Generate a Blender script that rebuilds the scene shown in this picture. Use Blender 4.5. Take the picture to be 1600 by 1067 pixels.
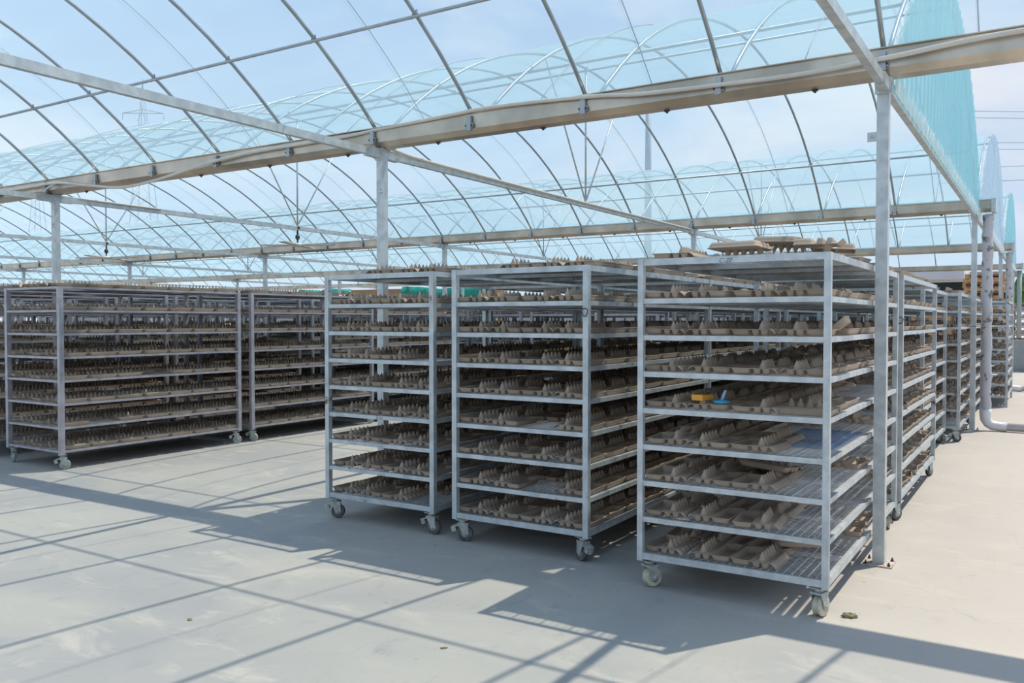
import bpy, bmesh, math, random
import numpy as np
from mathutils import Vector, Matrix, Euler
random.seed(7)
S = bpy.context.scene
C = S.collection
for o in list(bpy.data.objects): bpy.data.objects.remove(o)

# ------------------------------------------------------------------ camera
cam_d = bpy.data.cameras.new('camera'); cam = bpy.data.objects.new('camera', cam_d); C.objects.link(cam)
cam_d.sensor_width = 36.0; cam_d.lens = 36.0*1330/1600
cam_d.clip_start = .05; cam_d.clip_end = 2000
cam.location = (0, 0, 1.5)
cam.rotation_euler = (math.radians(90-1.416), 0, math.radians(32.19))
S.camera = cam

# ------------------------------------------------------------------ world / sun / exposure
W = bpy.data.worlds.new('sky'); S.world = W; W.use_nodes = True
nt = W.node_tree; nt.nodes.clear(); N = nt.nodes.new; L = nt.links.new
tc = N('ShaderNodeTexCoord'); sep = N('ShaderNodeSeparateXYZ'); L(tc.outputs['Generated'], sep.inputs[0])
mp = N('ShaderNodeMapping'); mp.inputs['Scale'].default_value = (1, 1, 3.2); L(tc.outputs['Generated'], mp.inputs[0])
nz = N('ShaderNodeTexNoise'); nz.inputs['Scale'].default_value = 2.1; nz.inputs['Detail'].default_value = 7; nz.inputs['Roughness'].default_value = .56
nz.inputs['Distortion'].default_value = .5; L(mp.outputs[0], nz.inputs['Vector'])
cr = N('ShaderNodeValToRGB'); cr.color_ramp.elements[0].position = .44; cr.color_ramp.elements[1].position = .70
cr.color_ramp.elements[0].color = (0, 0, 0, 1); cr.color_ramp.elements[1].color = (1, 1, 1, 1); L(nz.outputs['Fac'], cr.inputs[0])
gr = N('ShaderNodeValToRGB'); e = gr.color_ramp.elements
e[0].position = .0; e[0].color = (.70, .84, 1.0, 1); e[1].position = .75; e[1].color = (.25, .47, .88, 1)
L(sep.outputs['Z'], gr.inputs[0])
mx = N('ShaderNodeMixRGB'); mx.inputs['Color2'].default_value = (.93, .96, 1.02, 1)
L(cr.outputs[0], mx.inputs['Fac']); L(gr.outputs[0], mx.inputs['Color1'])
bg = N('ShaderNodeBackground'); bg.inputs['Strength'].default_value = .92; L(mx.outputs[0], bg.inputs['Color'])
wo = N('ShaderNodeOutputWorld'); L(bg.outputs[0], wo.inputs[0])

sd = bpy.data.lights.new('sun', 'SUN'); sd.energy = 4.35; sd.angle = math.radians(.6); sd.color = (1, .91, .78)
sun = bpy.data.objects.new('sun', sd); C.objects.link(sun); sun.location = (6, 10, 22)
sun.rotation_euler = Vector((-.285, -.45, -1)).to_track_quat('-Z', 'Y').to_euler()

S.view_settings.view_transform = 'Standard'; S.view_settings.look = 'None'
S.view_settings.exposure = 0.0; S.view_settings.gamma = 1; S.view_settings.use_curve_mapping = False
S.cycles.transparent_max_bounces = 32
S.cycles.max_bounces = 8

# ------------------------------------------------------------------ helpers
class MB:
    def __init__(s): s.v = []; s.f = []; s.m = []; s.smooth = []
    def add(s, vs, fs, sm=False):
        b = len(s.v); s.v += [tuple(v) for v in vs]
        for f in fs: s.f.append([b+i for i in f]); s.smooth.append(sm)
    def box(s, x0, x1, y0, y1, z0, z1, M=None):
        vs = [Vector((x, y, z)) for z in (z0, z1) for y in (y0, y1) for x in (x0, x1)]
        if M: vs = [M @ v for v in vs]
        s.add(vs, [(0, 2, 3, 1), (4, 5, 7, 6), (0, 1, 5, 4), (2, 6, 7, 3), (0, 4, 6, 2), (1, 3, 7, 5)])
    def tube(s, pts, r, n=8, cap=True):
        pts = [Vector(p) for p in pts]; rings = []; up = None
        for i, p in enumerate(pts):
            t = (pts[min(i+1, len(pts)-1)]-pts[max(i-1, 0)]).normalized()
            if up is None: up = Vector((0, 0, 1)) if abs(t.z) < .9 else Vector((1, 0, 0))
            a = t.cross(up).normalized(); up = a.cross(t).normalized()
            rr = r[i] if isinstance(r, (list, tuple)) else r
            rings.append([p+(a*math.cos(2*math.pi*k/n)+up*math.sin(2*math.pi*k/n))*rr for k in range(n)])
        vs = [v for g in rings for v in g]; fs = []
        for i in range(len(rings)-1):
            for k in range(n):
                a = i*n+k; b = i*n+(k+1) % n; fs.append((a, b, b+n, a+n))
        if cap: fs += [tuple(range(n-1, -1, -1)), tuple(range((len(rings)-1)*n, len(rings)*n))]
        s.add(vs, fs, True)
    def prism(s, prof, axis, a, b):
        # prof = closed list of 2-D points; axis 'x': points are (y, z)
        n = len(prof)
        mk = (lambda t, p: (t, p[0], p[1])) if axis == 'x' else (lambda t, p: (p[0], t, p[1]))
        vs = [mk(a, p) for p in prof]+[mk(b, p) for p in prof]
        s.add(vs, [(i, (i+1) % n, n+(i+1) % n, n+i) for i in range(n)]+[tuple(range(n-1, -1, -1)), tuple(range(n, 2*n))])
    def mesh(s, name, mat):
        me = bpy.data.meshes.new(name); me.from_pydata(s.v, [], s.f)
        me.polygons.foreach_set('use_smooth', s.smooth)
        if mat: me.materials.append(mat)
        me.update(); return me

def link(name, data, parent=None, loc=(0, 0, 0), rot=(0, 0, 0), **props):
    o = bpy.data.objects.new(name, data); C.objects.link(o); o.location = loc; o.rotation_euler = rot
    if parent: o.parent = parent
    for k, v in props.items(): o[k] = v
    return o
def thing(name, label, cat, group=None, data=None, loc=(0, 0, 0), rot=(0, 0, 0)):
    o = link(name, data, None, loc, rot); o['label'] = label; o['category'] = cat
    if group: o['group'] = group
    return o
def struct(name, data, loc=(0, 0, 0)):
    o = link(name, data, None, loc); o['kind'] = 'structure'; return o

ORD = ['first', 'second', 'third', 'fourth', 'fifth', 'sixth', 'seventh', 'eighth', 'ninth', 'tenth', 'eleventh', 'twelfth',
       'thirteenth', 'fourteenth', 'fifteenth', 'sixteenth', 'seventeenth', 'eighteenth', 'nineteenth']
TENS = ['twentieth', 'thirtieth', 'fortieth', 'fiftieth', 'sixtieth']; TN = ['twenty', 'thirty', 'forty', 'fifty', 'sixty']
def ordw(n):
    if n <= 19: return ORD[n-1]
    return TENS[n//10-2] if n % 10 == 0 else TN[n//10-2]+'-'+ORD[n % 10-1]

# ------------------------------------------------------------------ materials
def mat(name, col, rough=.6, metal=0., noise=0., scale=8., col2=None, bump=0., bscale=60., coord='Position', stretch=(1, 1, 1), lo=.35, hi=.65):
    m = bpy.data.materials.new(name); m.use_nodes = True; t = m.node_tree; p = t.nodes['Principled BSDF']
    p.inputs['Roughness'].default_value = rough; p.inputs['Metallic'].default_value = metal
    p.inputs['Base Color'].default_value = (*col, 1)
    g = t.nodes.new('ShaderNodeNewGeometry'); mpn = t.nodes.new('ShaderNodeMapping'); mpn.inputs['Scale'].default_value = stretch
    t.links.new(g.outputs['Position'], mpn.inputs[0])
    if col2 is None and noise: col2 = tuple(c*(1-noise) for c in col)
    if col2:
        n = t.nodes.new('ShaderNodeTexNoise'); n.inputs['Scale'].default_value = scale; n.inputs['Detail'].default_value = 5
        t.links.new(mpn.outputs[0], n.inputs['Vector'])
        r = t.nodes.new('ShaderNodeValToRGB'); r.color_ramp.elements[0].position = lo; r.color_ramp.elements[1].position = hi
        r.color_ramp.elements[0].color = (*col, 1); r.color_ramp.elements[1].color = (*col2, 1)
        t.links.new(n.outputs['Fac'], r.inputs[0]); t.links.new(r.outputs[0], p.inputs['Base Color'])
    if bump:
        n = t.nodes.new('ShaderNodeTexNoise'); n.inputs['Scale'].default_value = bscale; n.inputs['Detail'].default_value = 4
        t.links.new(mpn.outputs[0], n.inputs['Vector'])
        b = t.nodes.new('ShaderNodeBump'); b.inputs['Strength'].default_value = bump; b.inputs['Distance'].default_value = .01
        t.links.new(n.outputs['Fac'], b.inputs['Height']); t.links.new(b.outputs[0], p.inputs['Normal'])
    return m

M_galv = mat('galvanised_steel', (.60, .64, .65), .42, .4, scale=14, col2=(.45, .49, .505), bump=.05)
M_gutter = mat('gutter_steel', (.64, .58, .49), .30, .75, scale=3.0, col2=(.43, .39, .33), stretch=(1, .2, 1))  # beige painted in for the sunlit floor reflected in the galvanised steel
M_hoop = mat('hoop_steel', (.42, .46, .49), .35, .6, scale=6, noise=.2)
M_purple = mat('weathered_rack_steel', (.46, .45, .49), .45, .4, scale=9, col2=(.35, .34, .375))
M_rackold = mat('rust_spotted_rack_steel', (.56, .62, .645), .42, .4, scale=11, col2=(.41, .46, .48))
def add_rust(m, amount=.63, scale=5.):
    t = m.node_tree; p = t.nodes['Principled BSDF']; src = p.inputs['Base Color'].links[0].from_socket
    g = t.nodes.new('ShaderNodeNewGeometry'); n = t.nodes.new('ShaderNodeTexNoise'); n.inputs['Scale'].default_value = scale; n.inputs['Detail'].default_value = 9
    n.inputs['Roughness'].default_value = .7
    t.links.new(g.outputs['Position'], n.inputs['Vector'])
    r = t.nodes.new('ShaderNodeValToRGB'); r.color_ramp.elements[0].position = amount; r.color_ramp.elements[1].position = amount+.05
    mxn = t.nodes.new('ShaderNodeMixRGB'); mxn.inputs['Color2'].default_value = (.16, .085, .05, 1)
    t.links.new(n.outputs['Fac'], r.inputs[0]); t.links.new(r.outputs[0], mxn.inputs['Fac']); t.links.new(src, mxn.inputs['Color1'])
    t.links.new(mxn.outputs[0], p.inputs['Base Color'])
add_rust(M_rackold, .62, 6.)
M_wire = mat('zinc_wire', (.70, .73, .76), .38, .55, scale=20, noise=.2)
M_pulp = mat('moulded_pulp', (.46, .37, .285), .95, 0, scale=3.0, col2=(.37, .30, .235), bump=.25, bscale=160)
M_cream = mat('cream_wheel', (.62, .58, .44), .5, scale=30, noise=.3)
M_darkw = mat('dark_rubber', (.055, .055, .06), .6, scale=30, col2=(.14, .13, .12))
M_greyw = mat('pale_grey_wheel', (.38, .43, .42), .5, scale=30, noise=.25)
M_fork = mat('zinc_fork', (.50, .54, .52), .45, .4, scale=30, noise=.35)
M_dark = mat('dark_bolt', (.05, .05, .055), .5, .3)
M_rust = mat('rusty_plate', (.52, .50, .46), .6, .2, scale=35, col2=(.35, .17, .08), lo=.5, hi=.62)
M_hose = mat('pale_hose', (.66, .62, .56), .5, scale=6, noise=.12)
M_pvc = mat('white_pipe', (.72, .72, .71), .45, scale=7, noise=.12)
M_wrap = mat('dirty_pipe_wrap', (.50, .50, .52), .55, scale=9, col2=(.17, .16, .15), lo=.57, hi=.64, bump=.5, bscale=14, stretch=(1, 1, .8))
M_wood = mat('pallet_wood', (.60, .34, .16), .8, scale=5, col2=(.46, .27, .15), stretch=(1, 1, 6))
M_woodold = mat('weathered_pallet_wood', (.50, .38, .30), .85, scale=5, col2=(.36, .26, .20), stretch=(1, 1, 6))
M_tarp = mat('green_tarpaulin', (.015, .36, .24), .4, scale=5, col2=(.02, .26, .19))
M_white = mat('white_fascia', (.74, .78, .80), .6, scale=1.5, noise=.1)
M_shed = mat('shaded_shed_interior', (.045, .05, .055), .8, scale=2, noise=.3)  # near-black colour stands in for the shade inside the shed
M_greywall = mat('low_grey_wall', (.36, .38, .38), .85, scale=6, noise=.15)
M_orange = mat('orange_plastic', (.80, .36, .03), .45, scale=20, noise=.08)
M_blue = mat('blue_plastic', (.06, .42, .62), .4, scale=20, noise=.08)
M_blueh = mat('pale_blue_handle', (.30, .55, .85), .4, scale=20, noise=.05)
M_ink = mat('marker_ink', (.05, .06, .08), .8)
M_pylon = mat('pylon_steel', (.30, .34, .38), .6, .2)
M_leaf = mat('tree_leaves', (.10, .20, .06), .8, scale=2, col2=(.05, .12, .03))
M_bark = mat('tree_bark', (.14, .10, .07), .9)
M_scrap = mat('dried_scrap', (.30, .25, .14), .9, scale=40, noise=.4)

def film_mat(name, tint, dens, dif=(.80, .90, .93), streak=(1, 1, 1), sscale=2., amp=.06, graze=0.):
    m = bpy.data.materials.new(name); m.use_nodes = True; t = m.node_tree; t.nodes.clear(); n = t.nodes.new; l = t.links.new
    tr = n('ShaderNodeBsdfTransparent'); tr.inputs[0].default_value = (*tint, 1)
    tl = n('ShaderNodeBsdfTranslucent'); tl.inputs[0].default_value = (*dif, 1)
    df = n('ShaderNodeBsdfDiffuse'); df.inputs[0].default_value = (*dif, 1)
    gl = n('ShaderNodeBsdfGlossy'); gl.inputs['Roughness'].default_value = .18; gl.inputs[0].default_value = (.9, .95, 1, 1)
    a = n('ShaderNodeMixShader'); a.inputs[0].default_value = .4; l(tl.outputs[0], a.inputs[1]); l(df.outputs[0], a.inputs[2])
    g = n('ShaderNodeNewGeometry'); mp_ = n('ShaderNodeMapping'); mp_.inputs['Scale'].default_value = streak; l(g.outputs['Position'], mp_.inputs[0])
    nn = n('ShaderNodeTexNoise'); nn.inputs['Scale'].default_value = sscale; nn.inputs['Detail'].default_value = 4; l(mp_.outputs[0], nn.inputs['Vector'])
    ma = n('ShaderNodeMapRange'); ma.inputs['From Min'].default_value = .35; ma.inputs['From Max'].default_value = .7
    ma.inputs['To Min'].default_value = dens; ma.inputs['To Max'].default_value = dens+amp; l(nn.outputs['Fac'], ma.inputs['Value'])
    lw = n('ShaderNodeLayerWeight'); lw.inputs['Blend'].default_value = .5
    pw = n('ShaderNodeMath'); pw.operation = 'POWER'; pw.inputs[1].default_value = 2.5; l(lw.outputs['Facing'], pw.inputs[0])
    sc_ = n('ShaderNodeMath'); sc_.operation = 'MULTIPLY'; sc_.inputs[1].default_value = graze; l(pw.outputs[0], sc_.inputs[0])
    ad = n('ShaderNodeMath'); ad.operation = 'ADD'; ad.use_clamp = True; l(ma.outputs[0], ad.inputs[0]); l(sc_.outputs[0], ad.inputs[1])
    b = n('ShaderNodeMixShader'); l(ad.outputs[0], b.inputs[0]); l(tr.outputs[0], b.inputs[1]); l(a.outputs[0], b.inputs[2])
    bp = n('ShaderNodeBump'); bp.inputs['Strength'].default_value = .25; bp.inputs['Distance'].default_value = .02; l(nn.outputs['Fac'], bp.inputs['Height'])
    l(bp.outputs[0], gl.inputs['Normal'])
    c = n('ShaderNodeMixShader'); c.inputs[0].default_value = .03; l(b.outputs[0], c.inputs[1]); l(gl.outputs[0], c.inputs[2])
    o = n('ShaderNodeOutputMaterial'); l(c.outputs[0], o.inputs[0]); return m
M_film = film_mat('clear_blue_film', (.925, .968, .972), .10, dif=(.62, .85, .96), streak=(.35, 1, 1), sscale=3.0, amp=.08, graze=.62)
M_gable = film_mat('cyan_pleated_film', (.62, .88, .92), .30, dif=(.56, .84, .90), streak=(1, 9, .25), sscale=2.2, amp=.35)
M_gablew = film_mat('clear_pleated_film', (.86, .93, .97), .14, dif=(.80, .90, .98), streak=(1, 9, .25), sscale=2.2, amp=.30)
M_fringe = film_mat('frayed_film_edge', (.9, .95, .95), .6, dif=(.95, .98, .96), amp=.3)
M_bsheet = film_mat('blue_plastic_sheet', (.55, .66, .84), .25, dif=(.38, .54, .80), amp=.2)

# concrete
M_floor = bpy.data.materials.new('concrete'); M_floor.use_nodes = True
t = M_floor.node_tree; p = t.nodes['Principled BSDF']; p.inputs['Roughness'].default_value = .82
g = t.nodes.new('ShaderNodeNewGeometry')
def fnoise(scale, det, st=(1, 1, 1), rough=.55, dist=0):
    m_ = t.nodes.new('ShaderNodeMapping'); m_.inputs['Scale'].default_value = st; t.links.new(g.outputs['Position'], m_.inputs[0])
    n_ = t.nodes.new('ShaderNodeTexNoise'); n_.inputs['Scale'].default_value = scale; n_.inputs['Detail'].default_value = det
    n_.inputs['Roughness'].default_value = rough; n_.inputs['Distortion'].default_value = dist
    t.links.new(m_.outputs[0], n_.inputs['Vector']); return n_.outputs['Fac']
def fmix(fac, c1, c2, lo, hi):
    r_ = t.nodes.new('ShaderNodeMapRange'); r_.inputs['From Min'].default_value = lo; r_.inputs['From Max'].default_value = hi; t.links.new(fac, r_.inputs['Value'])
    x_ = t.nodes.new('ShaderNodeMixRGB'); t.links.new(r_.outputs[0], x_.inputs['Fac'])
    for k, c in (('Color1', c1), ('Color2', c2)):
        if isinstance(c, tuple): x_.inputs[k].default_value = (*c, 1)
        else: t.links.new(c, x_.inputs[k])
    return x_.outputs[0]
c = fmix(fnoise(.55, 6, dist=.6), (.415, .40, .355), (.35, .345, .33), .40, .60)
c = fmix(fnoise(1.6, 8, (1, 2.2, 1), .65, .8), c, (.47, .445, .385), .54, .66)
c = fmix(fnoise(3.2, 8, (2.4, 1, 1), .7), c, (.29, .295, .30), .56, .74)
sx = t.nodes.new('ShaderNodeSeparateXYZ'); t.links.new(g.outputs['Position'], sx.inputs[0])
c = fmix(sx.outputs['X'], c, (.50, .45, .395), -1.7, .4)     # sunnier right-hand floor painted in as a lighter, warmer colour
c = fmix(fnoise(2.6, 9, rough=.75), c, (.36, .335, .30), .58, .80)
c = fmix(fnoise(13, 3), c, (.27, .26, .25), .70, .78)
c = fmix(fnoise(46, 4), c, (.27, .26, .25), .68, .80)
# fine cracks
vo = t.nodes.new('ShaderNodeTexVoronoi'); vo.feature = 'DISTANCE_TO_EDGE'; vo.inputs['Scale'].default_value = .33
wn = t.nodes.new('ShaderNodeTexNoise'); wn.inputs['Scale'].default_value = 1.3; wn.inputs['Detail'].default_value = 6
t.links.new(g.outputs['Position'], wn.inputs['Vector'])
vm = t.nodes.new('ShaderNodeVectorMath'); vm.operation = 'ADD'; t.links.new(g.outputs['Position'], vm.inputs[0]); t.links.new(wn.outputs['Color'], vm.inputs[1])
t.links.new(vm.outputs[0], vo.inputs['Vector'])
c = fmix(vo.outputs['Distance'], (.375, .36, .335), c, .0, .0014)
t.links.new(c, p.inputs['Base Color'])
b = t.nodes.new('ShaderNodeBump'); b.inputs['Strength'].default_value = .12; b.inputs['Distance'].default_value = .01
t.links.new(fnoise(25, 6), b.inputs['Height']); t.links.new(b.outputs[0], p.inputs['Normal'])

# ------------------------------------------------------------------ structure: floor, roof film
X0 = -.855; YG = [5.62, 13.22, 20.82, 28.42]; BW = 7.6
mb = MB(); mb.box(-90, 22, -14, 70, -.15, 0); struct('floor', mb.mesh('floor', M_floor))

H = 1.55; R_ = (3.8**2+H*H)/(2*H); CZ = 3.05+H-R_
def arch(s, dr=0.): return CZ+math.sqrt((R_+dr)**2-s*s)      # height of the roof circle, s = distance from the bay centre
BAYN = ['nearest', 'second', 'third', 'farthest']
KEND = [13, 27, 42, 56]; XR = [3.2, X0+.02, X0+.02, X0+.02]
for b_, yg in enumerate(YG):
    yc = yg-BW/2; xs = []
    x = XR[b_]
    xl = X0-KEND[b_]
    n = int((x-xl)*2); M_ = 22; mb = MB(); vs = []
    for i in range(n+1):
        X = x+(xl-x)*i/n
        sag = .012*abs(math.sin(math.pi*(X-X0)))
        for j in range(M_+1):
            a = -math.asin(3.72/R_)+2*math.asin(3.72/R_)*j/M_
            rr = R_+.022-sag+.003*math.sin(X*5+j)
            vs.append((X, yc+rr*math.sin(a), CZ+rr*math.cos(a)))
    fs = [(i*(M_+1)+j, i*(M_+1)+j+1, (i+1)*(M_+1)+j+1, (i+1)*(M_+1)+j) for i in range(n) for j in range(M_)]
    mb.add(vs, fs, True)
    struct('ceiling', mb.mesh('roof_film', M_film))

# ------------------------------------------------------------------ frame steel: hoops, purlins, gutters, posts, ties
amax = math.asin(3.74/R_)
mb = MB(); mb.tube([(0, R_*math.sin(a), CZ+R_*math.cos(a)) for a in [(-amax+2*amax*i/28) for i in range(29)]], .0155, 8)
hoop_me = mb.mesh('hoop', M_hoop)
clampA = MB(); clampB = MB()
clampA.box(-.020, .020, -.022, .0, -.045, .07); clampA.box(-.034, .034, -.012, -.002, -.022, .012)
for bx_ in (-.027, .027): clampB.tube([(bx_, -.012, -.006), (bx_, -.024, -.006)], .0065, 6)
clamp_me = clampA.mesh('clamp', M_hoop); cbolt_me = clampB.mesh('clamp_bolts', M_dark)
mb = MB(); mb.tube([(0, (R_+.034)*math.sin(a), CZ+(R_+.034)*math.cos(a)) for a in [(-amax+2*amax*i/28) for i in range(29)]]+[(0, 3.78, 3.10)], .004, 5)
rope_me = mb.mesh('rope', M_pylon)
for b_, yg in enumerate(YG):
    yc = yg-BW/2
    for k in range(-3 if b_ == 0 else 0, KEND[b_]+1):
        nm = ordw(k+1) if k >= 0 else None
        lab = (f'galvanised steel roof hoop of the {BAYN[b_]} bay, {nm} leftwards from the post beside the racks' if b_ == 0 else
               f'galvanised steel roof hoop of the {BAYN[b_]} bay, {nm} from its gable end') if nm else \
              f'galvanised steel roof hoop of the nearest bay, {ordw(-k)} rightwards of the post beside the racks'
        h = thing('roof_hoop', lab, 'hoop', f'roof hoops of the {BAYN[b_]} bay', hoop_me, (X0-k, yc, 0))
        if b_ < 2: link('clamp_bolt', cbolt_me, link('clamp', clamp_me, h, (0, 3.8-.115, 3.03)))
    if b_ < 3:
        for k in range(0 if b_ else -1, min(KEND[b_], 24), 2):
            thing('roof_rope', f'thin film-pressing rope over the {BAYN[b_]} bay roof, {ordw((k+3)//2 if b_==0 else k//2+1)} from its right end', 'rope', f'film ropes over the {BAYN[b_]} bay', rope_me, (X0-k-.5, yc, 0))
    for s_, nm in ((-3.0, 'near'), (0, 'ridge'), (3.0, 'far')):
        mb = MB(); L_ = KEND[b_]+(4 if b_ == 0 else 0); xr = 4 if b_ == 0 else 0
        z = arch(s_)-.028; mb.tube([(X0+(3.6 if b_ == 0 else 0), yc+s_, z), (X0-KEND[b_], yc+s_, z)], .0135, 8)
        o = thing('purlin', f'long steel purlin tube along the {nm if nm=="ridge" else nm+" slope"} of the {BAYN[b_]} bay roof', 'purlin', None, mb.mesh('purlin', M_hoop))
        if b_ < 2:
            cb = MB()
            cb.tube([(-.03, 0, -.016), (-.02, 0, .02), (.02, 0, .045), (.03, 0, -.016)], .0035, 5)
            cm = cb.mesh('wire_clip', M_dark)
            for k in range(0, KEND[b_]+1): link('wire_clip', cm, o, (X0-k, yc+s_, z))

# gutters
prof = [(-.055, 2.97), (.055, 2.97), (.105, 3.005), (.112, 3.115), (.135, 3.118), (.135, 3.124), (.104, 3.124), (.097, 3.012), (.052, 2.978), (-.052, 2.978), (-.097, 3.012), (-.104, 3.124), (-.135, 3.124), (-.135, 3.118), (-.112, 3.115), (-.105, 3.005)]
for i, yg in enumerate(YG):
    mb = MB(); xr = 3.4 if i == 0 else -.62
    mb.prism([(yg+a, z) for a, z in prof][::-1], 'x', xr, X0-KEND[i])
    gname = ['nearest', 'second', 'third', 'farthest'][i]
    go = thing('rain_gutter', f'long galvanised rain gutter, {gname} of the parallel gutters', 'gutter', None, mb.mesh('gutter', M_gutter))
    cb = MB(); cb.box(X0-KEND[i], xr if not i else X0, yg+.118, yg+.135, 3.124, 3.168)
    if i < 3: link('film_channel', cb.mesh('film_channel', M_galv), go)
    if i:
        cb = MB(); cb.box(-.66, -.61, yg-.15, yg+.15, 2.955, 3.135); link('end_cap', cb.mesh('end_cap', M_galv), go)
    if i < 2:   # splice bolts under the gutter
        cb = MB(); cb.tube([(0, 0, 2.972), (0, 0, 2.950)], .009, 6); cb.box(-.018, .018, -.010, .010, 2.960, 2.97); cm = cb.mesh('hanger_bolt', M_dark)
        for k in range(KEND[i]): link('hanger_bolt', cm, go, (X0-k-.42, yg+.03, 0))

FR = [0, 4, 9, 14, 19, 24, 29, 34, 39, 44, 49, 54]
def post_mesh():
    mb = MB(); w = .034
    mb.box(-w, w, -w, w, .008, 2.965)
    return mb.mesh('post', M_galv)
post_me = post_mesh()
mb = MB(); mb.box(-.085, .085, -.085, .085, 0, .009); plate_me = mb.mesh('base_plate', M_rust)
mb = MB(); mb.tube([(0, 0, 0), (0, 0, .022)], .005, 8); mb.tube([(0, 0, .001), (0, 0, .009)], .010, 6); bolt_me = mb.mesh('anchor_bolt', M_dark)
mb = MB(); mb.box(-.028, .028, -.006, .002, -.028, .028); mb.tube([(0, -.006, 0), (0, -.014, 0)], .009, 8); tab_me = mb.mesh('bracket', M_galv)
mb = MB(); mb.box(-.05, .05, -.05, .05, 2.945, 2.968); mb.box(-.045, .045, -.043, -.0375, 2.87, 2.95); cap_me = mb.mesh('post_cap', M_galv)
for i, yg in enumerate(YG):
    for j, fx in enumerate(FR):
        if fx > KEND[i]: continue
        gname = ['nearest', 'second', 'third', 'farthest'][i]
        if i == 0 and j == 0: lab = 'square galvanised post bolted to the concrete beside the rightmost front rack'
        elif j == 0: lab = f'square galvanised end post under the right end of the {gname} gutter'
        else: lab = f'square galvanised post under the {gname} gutter, {ordw(j)} leftwards after the end post'
        x = X0-fx-(.0 if fx else .008)
        po = thing('roof_post', lab, 'post', 'roof posts', None, (x, yg, 0))
        link('post_tube', post_me, po); link('post_cap', cap_me, po)
        if i < 2 or j == 0:
            link('base_plate', plate_me, po)
            for a, c_ in ((-1, -1), (-1, 1), (1, -1), (1, 1)): link('anchor_bolt', bolt_me, po, (a*.066, c_*.066, .009))
        if i == 0: link('bracket', tab_me, po, ((-.06, -.02, 2.62) if j == 0 else (.02, -.039, 2.62)))
# tie beams, struts
for i, yg in enumerate(YG):
    yc = yg-BW/2
    for j, fx in enumerate(FR):
        if fx > KEND[i]: continue
        x = X0-fx
        mb = MB(); y0 = yg-BW+(.04 if i else 1.2); y1 = yg-.04
        mb.box(-.022, .022, y0, y1, 2.895, 2.955); mb.box(-.03, .03, y1-.16, y1, 2.885, 2.962)
        if i: mb.box(-.03, .03, y0, y0+.16, 2.885, 2.962)
        lab = f'galvanised tie beam across the {BAYN[i]} bay, '+('at its right end' if j == 0 else f'{ordw(j)} leftwards after the end one')
        thing('tie_beam', lab, 'beam', f'tie beams of the {BAYN[i]} bay', mb.mesh('tie', M_galv), (x, 0, 0))
        if j and i < 3:
            mb = MB(); mb.tube([(0, 0, 2.955), (0, 0, arch(0)-.03)], .012, 8)
            st = thing('roof_truss_strut', f'upright king strut with two raked legs on the {ordw(j)} tie beam, {BAYN[i]} bay', 'strut', f'king struts of the {BAYN[i]} bay', mb.mesh('king_strut', M_galv), (x, yc, 0))
            for s_ in (-1, 1):
                mb = MB(); mb.tube([(0, 0, 2.96), (0, s_*1.0, arch(1.0)-.02)], .010, 8)
                link('raked_leg', mb.mesh('raked_leg', M_galv), st)
# ------------------------------------------------------------------ gable films with frayed edges
for i, m_, lab in ((1, M_gable, 'cyan pleated plastic film closing the gable of the second bay'), (2, M_gablew, 'clear whitish pleated film closing the gable of the third bay'),
                   (3, M_gable, 'small distant cyan pleated film on the farthest bay gable')):
    yc = YG[i]-BW/2; mb = MB(); vs = []; fs = []; NY = 96; NZ = 6
    for a in range(NY+1):
        s_ = -3.72+7.44*a/NY; zt = arch(s_)+.03
        zb = 2.93-.03*abs(math.sin(a*1.7))
        for q in range(NZ+1):
            vs.append((X0+.035+.022*math.sin(a*2.1+.6*math.sin(q))+.02*(q/NZ), yc+s_, zb+(zt-zb)*q/NZ))
    for a in range(NY):
        for q in range(NZ): fs.append((a*(NZ+1)+q, (a+1)*(NZ+1)+q, (a+1)*(NZ+1)+q+1, a*(NZ+1)+q+1))
    mb.add(vs, fs, True)
    go = thing('gable_film', lab, 'film', None, mb.mesh('gable_film', m_))
    rnd = random.Random(i); two = {True: MB(), False: MB()}
    for a in range(150):                                  # frayed strip along the hoop and along the tie beam
        s_ = -3.72+7.44*a/150
        for base, up in ((arch(s_)+.02, True), (2.95, False)):
            mb = two[up]
            if up and s_ > -1: continue
            w = .035; x_ = X0+.05
            d = rnd.uniform(.03, .09)
            tip = (x_+rnd.uniform(.0, .03), yc+s_+rnd.uniform(-.06, .02)-(.05 if up else 0), base+(rnd.uniform(-.01, .05) if up else d))
            mb.add([(x_, yc+s_-w, base-(.02 if up else .06)), (x_, yc+s_+w, base-(.0 if up else .06)), tip, (x_+.012, yc+s_-w*.4, base+.03)], [(0, 1, 2), (0, 2, 3)])
    link('frayed_edge', two[True].mesh('frayed_edge', M_fringe), go); link('frayed_hem', two[False].mesh('frayed_hem', M_fringe), go)

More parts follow.
